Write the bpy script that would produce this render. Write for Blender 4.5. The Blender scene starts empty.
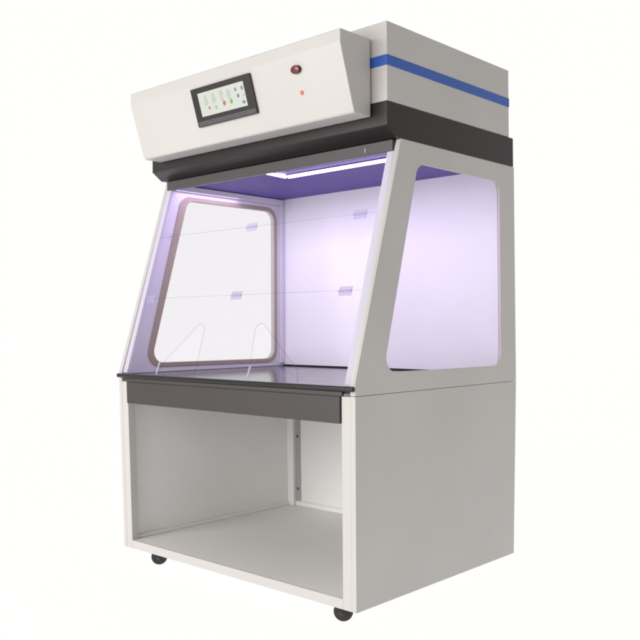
import bpy, bmesh, math, random
from mathutils import Vector, Matrix
random.seed(7)
C = bpy.context.scene.collection

# ------------------------------------------------------------------ measures (metres, z = 0 at the floor)
LIFT = 0.057            # caster height under the cabinet
HW = 0.60               # half width
D = 0.922               # depth
ZS = 0.634              # seam between base cabinet and upper cabinet
ZT = 1.428              # top of the upper cabinet
TAPER_LOW, TAPER_UP = 0.0415, 0.0066   # taper away from the worktop, added to follow lens barrel distortion

def shape(v):
    k = TAPER_UP if v.z > ZS else TAPER_LOW
    s = 1 - k * abs(v.z - ZS)
    return Vector((HW + (v.x - HW) * s, v.y * s, v.z + LIFT))

# ------------------------------------------------------------------ materials
def new_mat(name):
    m = bpy.data.materials.new(name); m.use_nodes = True
    return m, m.node_tree, m.node_tree.nodes['Principled BSDF']

def paint(name, col, rough=0.45, var=0.03, bump=0.04, scale=260, metallic=0.0, spec=0.5, coat=0.0):
    m, nt, b = new_mat(name)
    tc = nt.nodes.new('ShaderNodeTexCoord')
    n1 = nt.nodes.new('ShaderNodeTexNoise'); n1.inputs['Scale'].default_value = 3.1; n1.inputs['Detail'].default_value = 5
    nt.links.new(tc.outputs['Object'], n1.inputs['Vector'])
    mr = nt.nodes.new('ShaderNodeMapRange')
    mr.inputs['From Min'].default_value = .3; mr.inputs['From Max'].default_value = .7
    mr.inputs['To Min'].default_value = 1 - var; mr.inputs['To Max'].default_value = 1 + var
    nt.links.new(n1.outputs['Fac'], mr.inputs['Value'])
    mx = nt.nodes.new('ShaderNodeVectorMath'); mx.operation = 'SCALE'
    mx.inputs[0].default_value = col
    nt.links.new(mr.outputs['Result'], mx.inputs['Scale'])
    nt.links.new(mx.outputs[0], b.inputs['Base Color'])
    r2 = nt.nodes.new('ShaderNodeMapRange'); r2.inputs['To Min'].default_value = rough - .06; r2.inputs['To Max'].default_value = rough + .06
    n3 = nt.nodes.new('ShaderNodeTexNoise'); n3.inputs['Scale'].default_value = 14; n3.inputs['Detail'].default_value = 4
    nt.links.new(tc.outputs['Object'], n3.inputs['Vector']); nt.links.new(n3.outputs['Fac'], r2.inputs['Value'])
    nt.links.new(r2.outputs['Result'], b.inputs['Roughness'])
    b.inputs['Metallic'].default_value = metallic
    b.inputs['Specular IOR Level'].default_value = spec
    b.inputs['Coat Weight'].default_value = coat
    if bump:
        n2 = nt.nodes.new('ShaderNodeTexNoise'); n2.inputs['Scale'].default_value = scale; n2.inputs['Detail'].default_value = 2
        nt.links.new(tc.outputs['Object'], n2.inputs['Vector'])
        bp = nt.nodes.new('ShaderNodeBump'); bp.inputs['Strength'].default_value = bump; bp.inputs['Distance'].default_value = .001
        nt.links.new(n2.outputs['Fac'], bp.inputs['Height']); nt.links.new(bp.outputs['Normal'], b.inputs['Normal'])
    return m

def clear(name, tint, alpha_gloss=1.0, edge=None):
    """thin clear sheet: straight-through light plus a fresnel sheen"""
    m = bpy.data.materials.new(name); m.use_nodes = True; nt = m.node_tree; nt.nodes.clear()
    out = nt.nodes.new('ShaderNodeOutputMaterial')
    tr = nt.nodes.new('ShaderNodeBsdfTransparent'); tr.inputs['Color'].default_value = (*tint, 1)
    gl = nt.nodes.new('ShaderNodeBsdfGlossy'); gl.inputs['Roughness'].default_value = .03
    gl.inputs['Color'].default_value = (.9, .9, .95, 1)
    lw = nt.nodes.new('ShaderNodeLayerWeight'); lw.inputs['Blend'].default_value = .5
    fr = nt.nodes.new('ShaderNodeMath'); fr.operation = 'POWER'; fr.inputs[1].default_value = 4
    nt.links.new(lw.outputs['Facing'], fr.inputs[0])
    mu = nt.nodes.new('ShaderNodeMath'); mu.operation = 'MULTIPLY'; mu.inputs[1].default_value = alpha_gloss
    nt.links.new(fr.outputs[0], mu.inputs[0])
    mx = nt.nodes.new('ShaderNodeMixShader')
    nt.links.new(mu.outputs[0], mx.inputs[0]); nt.links.new(tr.outputs[0], mx.inputs[1]); nt.links.new(gl.outputs[0], mx.inputs[2])
    nt.links.new(mx.outputs[0], out.inputs['Surface'])
    return m

def milky(name, col, through=.5, tr_amt=.3):
    m = bpy.data.materials.new(name); m.use_nodes = True; nt = m.node_tree; nt.nodes.clear()
    out = nt.nodes.new('ShaderNodeOutputMaterial')
    d = nt.nodes.new('ShaderNodeBsdfDiffuse'); d.inputs['Color'].default_value = (*col, 1)
    t = nt.nodes.new('ShaderNodeBsdfTranslucent'); t.inputs['Color'].default_value = (*col, 1)
    a = nt.nodes.new('ShaderNodeBsdfTransparent')
    m1 = nt.nodes.new('ShaderNodeMixShader'); m1.inputs[0].default_value = through
    nt.links.new(d.outputs[0], m1.inputs[1]); nt.links.new(t.outputs[0], m1.inputs[2])
    m2 = nt.nodes.new('ShaderNodeMixShader'); m2.inputs[0].default_value = tr_amt
    nt.links.new(m1.outputs[0], m2.inputs[1]); nt.links.new(a.outputs[0], m2.inputs[2])
    nt.links.new(m2.outputs[0], out.inputs['Surface'])
    return m

def glow(name, col, strength):
    m, nt, b = new_mat(name)
    b.inputs['Base Color'].default_value = (.02, .02, .02, 1)
    b.inputs['Emission Color'].default_value = (*col, 1); b.inputs['Emission Strength'].default_value = strength
    return m

M = {
 'white':   paint('white_powder_coat', (.575, .547, .527), .45),
 'inner':   paint('violet_lit_inner_liner', (.83, .795, .86), .65, spec=.2),  # white paint with the violet chamber light mixed into its colour
 'lower_inner': paint('light_lifted_base_liner', (.90, .90, .885), .5),  # cabinet white made brighter, standing in for light inside the base
 'lower_floor': paint('light_tinted_base_floor', (.92, .885, .85), .5),  # same brightened white, with the light's warm cast put into the colour
 'dark':    paint('charcoal_trim_paint', (.018, .0125, .0125), .42, .05),
 'apron':   paint('charcoal_apron_paint', (.048, .040, .039), .45, .05),
 'clip':    paint('grey_clip_rail', (.42, .42, .42), .45),
 'gasket':  paint('brown_rubber_gasket', (.44, .36, .275), .55, .05),
 'ceiling': paint('violet_filter_ceiling', (.085, .045, .34), .55, .04, .02),
 'rail':    paint('grey_rail_paint', (.070, .063, .062), .45, .03, .02),
 'top':     paint('black_phenolic_worktop', (.040, .032, .036), .14, .1, .015, 90),
 'toplip':  paint('black_worktop_edge', (.012, .010, .010), .30, .1, .02),
 'blue':    paint('blue_stripe_vinyl', (.03, .11, .44), .35, .03, .01),
 'bezel':   paint('black_plastic_bezel', (.030, .024, .024), .32, .05),
 'bezel_grey': paint('grey_plastic_bezel', (.085, .08, .085), .35, .05),
 'red':     paint('red_push_button_plastic', (.13, .010, .008), .3, .05, 0, coat=.5),
 'black':   paint('black_rubber', (.018, .016, .016), .5, .08),
 'steel':   paint('zinc_plated_steel', (.55, .54, .53), .28, .03, .02, metallic=.9),
 'screw':   paint('dark_screw_steel', (.10, .085, .08), .4, .03, 0, metallic=.5),
 'acrylic': clear('clear_acrylic_sheet', (.997, .995, .998), .35),
 'pane':    clear('clear_window_glass', (.950, .943, .957), .5),
 'edge':    clear('polished_acrylic_edge', (.925, .905, .95), .5),
 'edge_bright': milky('frosted_acrylic_edge', (.86, .82, .92), .5, .35),
 'hinge':   milky('lilac_acrylic_hinge', (.66, .60, .80), .5, .62),
 'guide':   milky('milky_acrylic_guide', (.80, .77, .86), .35, .0),
 'lamp':    glow('led_tube_light', (.86, .77, 1.0), 9.0),
 'pilot':   glow('red_indicator_light', (1.0, .25, .18), .75),
 'screen':  glow('lit_screen', (.72, .74, .65), .95),
 'i_grey':  glow('screen_grey', (.36, .38, .37), .8),
 'i_red':   glow('screen_red', (.85, .22, .18), .6),
 'i_green': glow('screen_green', (.30, .80, .18), .6),
 'i_orange':glow('screen_orange', (.85, .48, .28), .6),
 'i_blue':  glow('screen_blue', (.25, .42, .62), .6),
}

# ------------------------------------------------------------------ mesh helpers
def bevel(bm, w, seg=2, ang=25):
    if w <= 0: return
    es = [e for e in bm.edges if len(e.link_faces) == 2 and e.calc_face_angle(0) > math.radians(ang)]
    bmesh.ops.bevel(bm, geom=es, offset=w, segments=seg, profile=.5, affect='EDGES', clamp_overlap=True)

def box(x0, x1, y0, y1, z0, z1, b=.0015, seg=2, bm=None):
    n = bmesh.new()
    vs = [n.verts.new((x, y, z)) for x in (x0, x1) for y in (y0, y1) for z in (z0, z1)]
    for f in ((0,1,3,2),(4,6,7,5),(0,4,5,1),(2,3,7,6),(0,2,6,4),(1,5,7,3)):
        n.faces.new([vs[i] for i in f])
    bmesh.ops.recalc_face_normals(n, faces=n.faces)
    bevel(n, b, seg)
    return merge(bm, n)

def merge(a, n):
    if a is None: return n
    me = bpy.data.meshes.new('tmp'); n.to_mesh(me); n.free()
    a.from_mesh(me); bpy.data.meshes.remove(me)
    return a

def rounded(pts, r, seg=8):
    out = []; n = len(pts)
    for i in range(n):
        p = Vector(pts[i]); a = Vector(pts[i-1]) - p; b = Vector(pts[(i+1) % n]) - p
        rr = r[i] if isinstance(r, (list, tuple)) else r
        if rr <= 0: out.append(tuple(p)); continue
        a.normalize(); b.normalize()
        ang = a.angle(b); t = rr / math.tan(ang/2)
        c = p + (a + b).normalized() * (rr / math.sin(ang/2))
        s = p + a*t - c; e = p + b*t - c
        tot = s.angle(e); sg = 1 if s.x*e.y - s.y*e.x > 0 else -1
        for k in range(seg+1):
            th = sg*tot*k/seg
            out.append((c.x + s.x*math.cos(th) - s.y*math.sin(th), c.y + s.x*math.sin(th) + s.y*math.cos(th)))
    return out

def plate(outer, holes, to3, depth, b=.0012, bm=None):
    """flat sheet with holes: 2-D loops -> to3(u, v, w), thickness along w"""
    n = bmesh.new(); es = []
    for lp in [outer] + holes:
        vs = [n.verts.new(to3(u, v, 0)) for u, v in lp]
        es += [n.edges.new((vs[i], vs[(i+1) % len(vs)])) for i in range(len(vs))]
    bmesh.ops.triangle_fill(n, use_beauty=True, use_dissolve=False, edges=es)
    fs = list(n.faces)
    ex = bmesh.ops.extrude_face_region(n, geom=fs)
    off = Vector(to3(0, 0, depth)) - Vector(to3(0, 0, 0))
    for v in ex['geom']:
        if isinstance(v, bmesh.types.BMVert): v.co += off
    bmesh.ops.recalc_face_normals(n, faces=n.faces)
    bmesh.ops.dissolve_limit(n, angle_limit=math.radians(.5), verts=n.verts, edges=n.edges) if not holes else None
    if b:
        es = [e for e in n.edges if len(e.link_faces) == 2 and e.calc_face_angle(0) > math.radians(60)]
        bmesh.ops.bevel(n, geom=es, offset=b, segments=2, profile=.5, affect='EDGES', clamp_overlap=True)
    return merge(bm, n)

def cyl(c0, c1, r, seg=24, bm=None, b=0, r2=None):
    n = bmesh.new(); c0 = Vector(c0); c1 = Vector(c1); d = c1 - c0
    bmesh.ops.create_cone(n, cap_ends=True, segments=seg, radius1=r, radius2=r if r2 is None else r2, depth=d.length)
    bevel(n, b, 2, 40)
    n.transform(Matrix.Translation((c0 + c1)/2) @ d.to_track_quat('Z', 'Y').to_matrix().to_4x4())
    return merge(bm, n)

def lathe(prof, c, axis, seg=32, bm=None):
    """prof: (radius, height) list, closed at both ends"""
    n = bmesh.new(); rings = []
    for r, h in prof:
        rings.append([n.verts.new((r*math.cos(2*math.pi*k/seg), r*math.sin(2*math.pi*k/seg), h)) for k in range(seg)])
    for a, b_ in zip(rings, rings[1:]):
        for k in range(seg): n.faces.new((a[k], a[(k+1) % seg], b_[(k+1) % seg], b_[k]))
    n.faces.new(list(reversed(rings[0]))); n.faces.new(rings[-1])
    bmesh.ops.recalc_face_normals(n, faces=n.faces)
    n.transform(Matrix.Translation(Vector(c)) @ Vector(axis).to_track_quat('Z', 'Y').to_matrix().to_4x4())
    return merge(bm, n)

def tube(path, r, seg=8, bm=None):
    n = bmesh.new(); rings = []; P = [Vector(p) for p in path]
    for i, p in enumerate(P):
        t = (P[min(i+1, len(P)-1)] - P[max(i-1, 0)]).normalized()
        u = t.cross(Vector((0, 1, .31))).normalized(); w = t.cross(u)
        rings.append([n.verts.new(p + r*(u*math.cos(2*math.pi*k/seg) + w*math.sin(2*math.pi*k/seg))) for k in range(seg)])
    for a, b_ in zip(rings, rings[1:]):
        for k in range(seg): n.faces.new((a[k], a[(k+1) % seg], b_[(k+1) % seg], b_[k]))
    n.faces.new(list(reversed(rings[0]))); n.faces.new(rings[-1])
    bmesh.ops.recalc_face_normals(n, faces=n.faces)
    return merge(bm, n)

ROOT = bpy.data.objects.new('fume_hood', None); C.objects.link(ROOT)
ROOT['label'] = 'white and charcoal ductless fume hood cabinet on casters with violet lit clear fronted chamber'
ROOT['category'] = 'fume hood'

def part(name, bm, mat, parent=None, label=None, smooth=True, raw=False):
    if not raw:
        for v in bm.verts: v.co = shape(v.co)
    me = bpy.data.meshes.new(name); bm.to_mesh(me); bm.free()
    if smooth:
        for p in me.polygons: p.use_smooth = True
        me.set_sharp_from_angle(angle=math.radians(50))
    for m in (mat if isinstance(mat, list) else [mat]): me.materials.append(m)
    o = bpy.data.objects.new(name, me); C.objects.link(o)
    o.parent = parent or ROOT
    if smooth:
        wn = o.modifiers.new('weighted_normal', 'WEIGHTED_NORMAL'); wn.mode = 'FACE_AREA'; wn.weight = 90; wn.keep_sharp = True
    if label: o['label'] = label
    return o

W_ = M['white']
# ------------------------------------------------------------------ base cabinet
for s in (-1, 1):
    xs = sorted((s*.6, s*.582))
    part('base_side_panel', box(xs[0], xs[1], .0, D, 0, ZS-.0008, .0008), W_)
    xs = sorted((s*.5815, s*.546))
    part('front_post', box(xs[0], xs[1], .0006, .030, 0, ZS-.0012, .0007), W_)
part('front_rail', box(-.5455, .5455, .0008, .006, 0, .0308, .0008), W_)
part('base_floor_panel', box(-.5455, .5455, .0062, .0302, .012, .030, .0), M['lower_floor'])
part('base_floor_panel', box(-.5815, .5815, .0305, D-.02, .012, .030, .001), M['lower_floor'])
bp = part('base_back_panel', box(-.5815, .5815, D-.0195, D-.001, 0, ZS-.002, .001), M['lower_inner'])
# angle post in the far corner, low skirting along the side and back, rail with screws
for s in (-1, 1):
    part('base_side_liner', box(*sorted((s*.5812, s*.566)), .0305, .9022, .0305, .630, .001), M['lower_inner'])
    part('corner_post', box(*sorted((s*.5657, s*.5265)), .880, .902, .0305, .628, .001), M['lower_inner'])
part('base_skirting', box(-.5657, -.556, .032, .879, .0303, .043, .002), M['lower_inner'])
part('base_skirting', box(-.526, .526, .893, .9022, .0303, .050, .002), M['lower_inner'])
part('base_skirting', box(.556, .5657, .032, .879, .0303, .043, .002), M['lower_inner'])
part('panel_clip', box(-.5262, -.500, .897, .9022, .052, .628, .0008), M['clip'])
for z in (.34, .105, .55):
    part('screw', lathe([(.0001,0),(.006,0),(.006,.002),(.004,.004),(.0001,.0045)], (-.513, .8965, z), (0, -1, 0), 16), M['screw'], bp)
part('top_rail', box(-.5455, .5455, .012, .030, .556, .632, .001), W_)
# apron under the worktop
part('apron', box(-.5435, .5435, -.006, .0115, .551, .6325, .0015), M['apron'])
part('apron_moulding', box(-.556, .556, -.0095, .0, .6335, .6468, .0015), M['apron'])

# ------------------------------------------------------------------ worktop
top = part('worktop', box(-.580, .580, .0005, .884, .640, .660, .0008), M['top'])
part('worktop_edge', box(-.601, .601, -.0135, .0, .6475, .6635, .0060, 4), M['toplip'], top)
part('worktop_upstand', box(-.570, .570, .868, .8835, .6603, .6665, .001), M['toplip'], top)

# ------------------------------------------------------------------ casters
def caster(x, y, rz):
    e = bpy.data.objects.new('caster', None); C.objects.link(e); e.parent = ROOT
    e.location = shape(Vector((x, y, 0))); e.rotation_euler.z = rz
    def sub(n, bm, m):
        return part(n, bm, m, e, raw=True)
    sub('mounting_plate', box(-.026, .026, -.026, .026, -.0035, -.0005, .0008), M['steel'])
    fork = lathe([(.0001, -.0115), (.014, -.0115), (.0155, -.008), (.0155, -.0036), (.0001, -.0036)], (0, 0, 0), (0, 0, 1), 24)
    for s in (-1, 1):
        prof = rounded([(-.015, -.010), (.015, -.010), (.020, -.034), (.010, -.038), (.0, -.030)], [.001, .001, .004, .004, .004], 4)
        plate(prof, [], lambda u, v, w, s=s: (s*.0125 + w, u, v), .0018*s, 0, fork)
    sub('fork', fork, M['black'])
    wc = (0, .008, -.0270); R = .0300
    sub('tyre', lathe([(.012, -.0115), (R-.004, -.0105), (R-.0008, -.0088), (R, -.0055), (R, -.0012), (R-.0015, 0), (R, .0012), (R, .0055), (R-.0008, .0088), (R-.003, .0105), (.012, .0105)], wc, (1, 0, 0), 40), M['black'])
    sub('hub', lathe([(.0001, -.0118), (.008, -.0118), (.0115, -.0108), (.0115, .0108), (.008, .0118), (.0001, .0118)], wc, (1, 0, 0), 24), M['bezel_grey'])
    sub('axle', cyl((-.0165, .008, -.027), (.0165, .008, -.027), .0038, 12), M['black'])
caster(-.462, .056, math.radians(-38)); caster(.492, .052, math.radians(-58))
caster(-.38, .76, math.radians(20)); caster(.36, .76, math.radians(-30))

# ------------------------------------------------------------------ upper cabinet: side panels with windows
def pane_loop(g):
    """window outline (y, z) grown outwards by g"""
    gl = g*1.9 if g > 0 else g
    return rounded([(.134-gl, .699-g), (.818+g, .695-g), (.818+g, 1.361+g), (.319-gl, 1.361+g)], .045 + max(g, 0)*.9, 10)
for s in (-1, 1):
    outer = [(.0, ZS+.0006), (.0, .672), (.2285, ZT), (D, ZT), (D, ZS+.0006)]
    sp = part('upper_side_panel', plate(outer, [pane_loop(0)], lambda u, v, w: (s*.6 - s*w, u, v), .0185 if s < 0 else .006, .0009), W_)
    # inner liner sheet, gasket ring and glass
    lin = [(.016, .662), (.024, .690), (.2425, 1.3905), (D-.045, 1.3905), (D-.045, .662)]
    part('inner_liner', plate(lin, [pane_loop(.002 if s < 0 else .022)], lambda u, v, w: (s*(.5812 if s < 0 else .5937) - s*w, u, v), .0022 if s < 0 else .0147, .0006), M['inner'], sp)
    part('window_gasket', plate(pane_loop(.017 if s < 0 else .039), [pane_loop(.0 if s < 0 else .022)], lambda u, v, w: (s*.5788 - s*w, u, v), .0035, .0012), M['gasket'], sp)
    part('window_pane', plate(pane_loop(-.0008), [], lambda u, v, w: (s*(.590 if s < 0 else .5985) - s*w, u, v), .003, 0), M['pane'], sp, smooth=False)
    if s > 0: part('front_edge_fold', plate([(.0, ZS+.0006), (.0, .672), (.2285, ZT-.0005), (.2405, ZT-.0005), (.014, .664), (.014, ZS+.0006)], [], lambda u, v, w: (.5936 - w, u, v), .0125, .0006), W_, sp)
    # milky channel the clear front slides in
    g = [(.004, .666), (.2165, 1.3905), (.2295, 1.3905), (.017, .666)]
    xa = s*.5805
    part('sash_guide', plate(g, [], lambda u, v, w: (xa - s*w, u, v), .026, .001), M['guide'])
    part('cornice_strip', box(*sorted((s*.5812, s*.569)), .234, .875, 1.395, 1.4195, .002), M['inner'])
    part('corner_trim', box(*sorted((s*.5785, s*.572)), .853, .878, .673, 1.394, .001), M['inner'])
part('upper_back_panel', box(-.5812, .5812, .880, D-.001, ZS+.002, ZT-.001, .001), M['inner'])
ceil = part('chamber_ceiling', box(-.5812, .5812, .238, .8795, 1.422, ZT-.001, .0008), M['ceiling'])
part('header_rail', box(-.578, .578, .213, .233, 1.391, 1.4265, .002), M['rail'])
part('rail_latch', box(.4655, .4700, .2105, .2129, 1.399, 1.413, .001), M['clip'])

# lamp in the ceiling (L shaped tube)
YL = .428; XL = -.098
lamp = part('lamp_housing', box(XL-.012, .545, YL-.016, YL+.016, 1.4190, 1.4217, .001), M['ceiling'])
tb = cyl((XL+.002, YL, 1.4155), (.545, YL, 1.4155), .0060, 16, b=.001)
cyl((XL-.004, YL-.010, 1.4155), (XL-.004, YL-.145, 1.4155), .0060, 16, bm=tb, r2=.003)
part('lamp_tube', tb, M['lamp'], lamp)

# ------------------------------------------------------------------ clear front sash, three hinged sheets
m_ = .2265/.758
def SY(z): return .0045 + (z - .672)*(.2285/.756)
def sash_map(u, v, w): return (u, SY(v) + .003 + w, v)
sash = bpy.data.objects.new('sash', None); C.objects.link(sash); sash.parent = ROOT
sash.location = shape(Vector((0, .01, .68)))
XI = .5535
def spart(name, bm, mat, **k):
    for v in bm.verts: v.co = shape(v.co) - sash.location
    return part(name, bm, mat, sash, raw=True, **k)
rect = lambda z0, z1: [(-XI, z0), (XI, z0), (XI, z1), (-XI, z1)]
spart('upper_sheet', plate(rect(1.1985, 1.390), [], sash_map, .004, 0), M['acrylic'], smooth=False)
spart('middle_sheet', plate(rect(.9535, 1.1955), [], sash_map, .004, 0), M['acrylic'], smooth=False)
# the lowest sheet has two arm openings: upright inner edge, slanting outer edge, rounded top
Lo = rounded([(-.366, .6665), (-.352, .704), (-.158, .882), (-.150, .6665)], [0, .02, .026, 0], 8)
Ro = rounded([(.128, .6665), (.104, .882), (.345, .704), (.357, .6665)], [0, .026, .02, 0], 8)
low = [(-XI, .6665)] + Lo + Ro + [(XI, .6665), (XI, .9505), (-XI, .9505)]
spart('lower_sheet', plate(low, [], sash_map, .004, 0), M['acrylic'], smooth=False)
for lp, foot in ((Lo, 0), (Ro, 0)):
    spart('opening_edge', tube([(u, SY(v)+.005, v) for u, v in lp], .0019, 8), M['edge'])
for u0 in (-.366, .128):
    spart('edge_stop', tube([(u0, SY(.667)-.001, .667), (u0, SY(.69)+.001, .69), (u0+.002, SY(.71)+.001, .712)], .0030, 8), M['edge_bright'])
for z in (1.197, .952):
    spart('fold_line', box(-XI, XI, SY(z)+.0025, SY(z)+.0075, z-.0012, z+.0012, 0), M['edge'])
    for x in (-.515, -.018, .487):
        hb = plate(rounded([(x-.026, z-.0165), (x+.026, z-.0165), (x+.026, z+.0125), (x-.026, z+.0125)], .003, 4), [], lambda u, v, w: (u, SY(v)-.0012+w, v), .0035, .0005)
        cyl((x-.027, SY(z)-.0025, z-.002), (x+.027, SY(z)-.0025, z-.002), .0042, 14, bm=hb, b=.0008)
        spart('hinge', hb, M['hinge'])

# ------------------------------------------------------------------ charcoal band, blower box with blue stripe
bandprof = [(.158, 1.5342), (.158, 1.4594), (.2022, 1.4284), (.9154, 1.4284), (.9154, 1.5342)]
part('charcoal_band', plate(bandprof, [], lambda u, v, w: (-.6017 + w, u, v), 1.2034, .0025), M['dark'])
blow = part('blower_box', box(-.6005, .6005, .1595, .888, 1.5345, 1.7806, .0022), W_)
part('blue_stripe', box(-.6018, .6018, .1582, .8893, 1.6443, 1.677, .0010), M['blue'], blow)

# ------------------------------------------------------------------ control console
cp = rounded([(.010, 1.735), (.153, 1.735), (.153, 1.492), (.074, 1.492), (.010, 1.693)], [.004, .002, .003, .010, .035], 7)
con = part('control_console', plate(cp, [], lambda u, v, w: (-.5394 + w, u, v), 1.0788, .0045), W_)
nrm = Vector((0, -.201, -.064)).normalized(); upv = Vector((0, -.064, .201)).normalized()
org = Vector((0, .010, 1.693))
def cm(x, t, h=0.0):
    """point on the sloping console face: x, distance t below the lip, height h above the face"""
    return org + Vector((x, 0, 0)) - upv*t + nrm*h
def cbox(x0, x1, t0, t1, h0, h1, b, seg=2):
    n = box(0, 1, 0, 1, 0, 1, 0)
    for v in n.verts: v.co = cm(x0 + (x1-x0)*v.co.x, t0 + (t1-t0)*v.co.y, h0 + (h1-h0)*v.co.z)
    bmesh.ops.recalc_face_normals(n, faces=n.faces)
    bevel(n, b, seg)
    return n
ts = .211/.201
T = lambda z: (1.693 - z)*ts
ft0, ft1, fx0, fx1 = T(1.682), T(1.555), -.170, .1385
rimo = [(fx0, ft0), (fx1, ft0), (fx1, ft1), (fx0, ft1)]
sx0, sx1, st0, st1 = -.140, .1015, T(1.664), T(1.5865)
rim = plate(rounded(rimo, .004, 4), [[(sx0, st0), (sx1, st0), (sx1, st1), (sx0, st1)]], lambda u, v, w: tuple(cm(u, v, w)), .009, .0016)
tsc = part('touchscreen', rim, M['bezel'], con)
scr = cbox(sx0-.001, sx1+.001, st0-.001, st1+.001, .0005, .0062, 0)
mats = [M['screen'], M['i_grey'], M['i_red'], M['i_green'], M['i_orange'], M['i_blue']]
def icon(u, v, w, h, mi, kind='box'):
    n = bmesh.new()
    x = sx0 + (sx1-sx0)*u; t = st0 + (st1-st0)*v
    if kind == 'box': pts = [(-w/2, -h/2), (w/2, -h/2), (w/2, h/2), (-w/2, h/2)]
    else: pts = [(w/2*math.cos(a*math.pi/6), h/2*math.sin(a*math.pi/6)) for a in range(12)]
    n.faces.new([n.verts.new(cm(x+a, t+b, .0066)) for a, b in pts]).material_index = mi
    bmesh.ops.recalc_face_normals(n, faces=n.faces)
    if n.faces[:][0].normal.dot(nrm) < 0: bmesh.ops.reverse_faces(n, faces=n.faces)
    merge(scr, n)
for u in (.16, .33, .50, .655):
    for k in range(5): icon(u + random.uniform(-.008, .008), .17 + k*.085, random.choice((.013, .017, .020)), .0022, 1)
icon(.20, .70, .013, .013, 4, 'r'); icon(.345, .70, .012, .0035, 1); icon(.345, .78, .012, .0035, 1)
icon(.53, .66, .015, .018, 2, 'r'); icon(.68, .66, .015, .018, 3, 'r')
icon(.81, .25, .012, .011, 1); icon(.84, .52, .013, .014, 5, 'r'); icon(.945, .25, .010, .013, 5)
icon(.93, .82, .016, .012, 5, 'r'); icon(.955, .55, .006, .006, 4)
part('screen', scr, mats, tsc, smooth=False)
part('bezel_strip', cbox(fx0+.006, fx1-.004, ft1-.019, ft1-.003, .0088, .0098, .0004), M['bezel_grey'], tsc)
def widen(bm, c):
    for v in bm.verts:
        v.co = c + (v.co - c)*.72; v.co.x = c.x + (v.co.x - c.x)*1.5
    return bm
# red oval push button, small pilot light
c = cm(.345, T(1.652)); 
btn = lathe([(.0001, 0), (.0175, 0), (.0175, .004), (.016, .0055), (.0001, .0055)], c, nrm, 32)
bt = part('button_collar', widen(btn, c), M['black'], con)
part('push_button', widen(lathe([(.0001, .0055), (.011, .0055), (.011, .008), (.0165, .009), (.0185, .012), (.0175, .015), (.013, .0172), (.007, .018), (.0001, .0183)], c, nrm, 32), c), M['red'], bt)
c = cm(.3465, T(1.5825))
part('indicator_light', lathe([(.0001, 0), (.0072, 0), (.0072, .002), (.0055, .004), (.003, .005), (.0001, .0053)], c, nrm, 20), M['pilot'], con)

# ------------------------------------------------------------------ white studio sweep
def self_glowing(name, s):  # emission added to fill the cabinet sides and erase the shadow below
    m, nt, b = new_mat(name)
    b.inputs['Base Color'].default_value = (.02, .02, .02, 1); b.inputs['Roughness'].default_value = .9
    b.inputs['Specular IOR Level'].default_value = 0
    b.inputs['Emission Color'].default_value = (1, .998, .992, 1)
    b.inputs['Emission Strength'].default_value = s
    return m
def setting(name, bm, mat):
    me = bpy.data.meshes.new(name); bm.to_mesh(me); bm.free(); me.materials.append(mat)
    for p in me.polygons: p.use_smooth = True
    o = bpy.data.objects.new(name, me); C.objects.link(o); o['kind'] = 'structure'
    return o
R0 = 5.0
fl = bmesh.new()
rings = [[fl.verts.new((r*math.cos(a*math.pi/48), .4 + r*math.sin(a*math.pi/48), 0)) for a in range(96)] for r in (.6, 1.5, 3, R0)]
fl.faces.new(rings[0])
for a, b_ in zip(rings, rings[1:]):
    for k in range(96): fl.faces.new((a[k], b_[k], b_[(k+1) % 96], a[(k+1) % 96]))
setting('floor', fl, self_glowing('glowing_white_floor', .985))
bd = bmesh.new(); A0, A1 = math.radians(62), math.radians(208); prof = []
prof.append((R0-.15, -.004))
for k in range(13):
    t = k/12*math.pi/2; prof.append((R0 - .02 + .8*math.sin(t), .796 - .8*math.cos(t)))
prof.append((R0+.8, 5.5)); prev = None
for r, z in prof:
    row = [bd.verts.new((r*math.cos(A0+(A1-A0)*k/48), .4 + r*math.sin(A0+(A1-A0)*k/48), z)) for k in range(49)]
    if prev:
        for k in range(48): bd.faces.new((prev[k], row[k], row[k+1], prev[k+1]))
    prev = row
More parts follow.
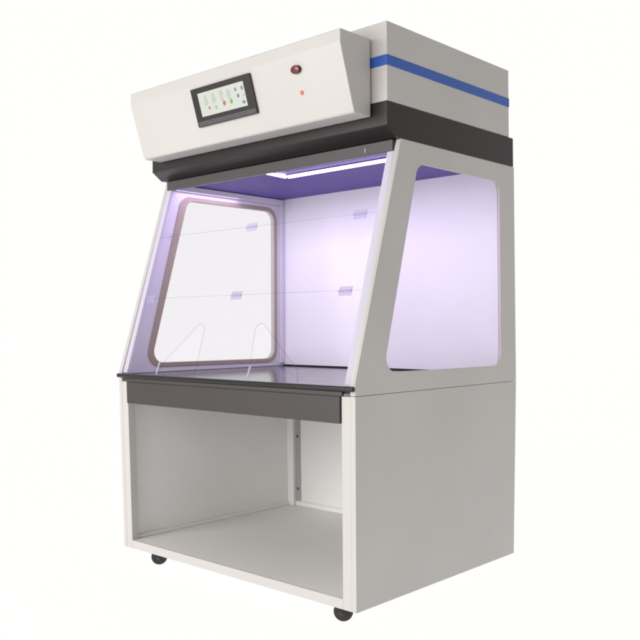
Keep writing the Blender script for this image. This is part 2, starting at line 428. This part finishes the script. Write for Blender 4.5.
setting('backdrop', bd, self_glowing('glowing_white_backdrop', .985))

# ------------------------------------------------------------------ light
w = bpy.data.worlds.new('World'); bpy.context.scene.world = w; w.use_nodes = True
bg = w.node_tree.nodes['Background']; bg.inputs['Color'].default_value = (1, .98, .955, 1); bg.inputs['Strength'].default_value = .44
def area(name, loc, target, sx, sy, power, col):
    l = bpy.data.lights.new(name, 'AREA'); l.shape = 'RECTANGLE'; l.size = sx; l.size_y = sy; l.energy = power; l.color = col
    o = bpy.data.objects.new(name, l); C.objects.link(o); o.location = loc
    o.rotation_euler = (Vector(target) - Vector(loc)).to_track_quat('-Z', 'Y').to_euler()
    return o
area('key_softbox', (-.65, -3.7, 1.45), (0, .2, .9), 3.0, 2.4, 138, (1, .992, .975))
area('chamber_lamp', (-.06, .42, 1.455), (-.06, .421, 0), 1.06, .34, 4.4, (.72, .58, 1.0))

# ------------------------------------------------------------------ camera
yaw, pitch, roll, f = .7454, .0064, -.0054, 861.2
fw = Vector((-math.sin(yaw)*math.cos(pitch), math.cos(yaw)*math.cos(pitch), math.sin(pitch)))
rt = Vector((math.cos(yaw), math.sin(yaw), 0)); up = rt.cross(fw)
r2 = rt*math.cos(roll) + up*math.sin(roll); u2 = up*math.cos(roll) - rt*math.sin(roll)
cd = bpy.data.cameras.new('camera'); cam = bpy.data.objects.new('camera', cd); C.objects.link(cam)
cam.matrix_world = Matrix(((r2.x, u2.x, -fw.x, 2.2373), (r2.y, u2.y, -fw.y, -1.9243), (r2.z, u2.z, -fw.z, .8434+LIFT), (0, 0, 0, 1)))
cd.sensor_width = 36; cd.lens = 36*f/640; cd.clip_end = 100; cd.clip_start = .05
sc = bpy.context.scene; sc.camera = cam
sc.render.engine = 'CYCLES'; sc.cycles.filter_width = 2.0
sc.cycles.max_bounces = 12; sc.cycles.transparent_max_bounces = 24
sc.view_settings.view_transform = 'Standard'; sc.view_settings.look = 'None'; sc.view_settings.gamma = 1
sc.view_settings.use_curve_mapping = False; sc.view_settings.exposure = 0
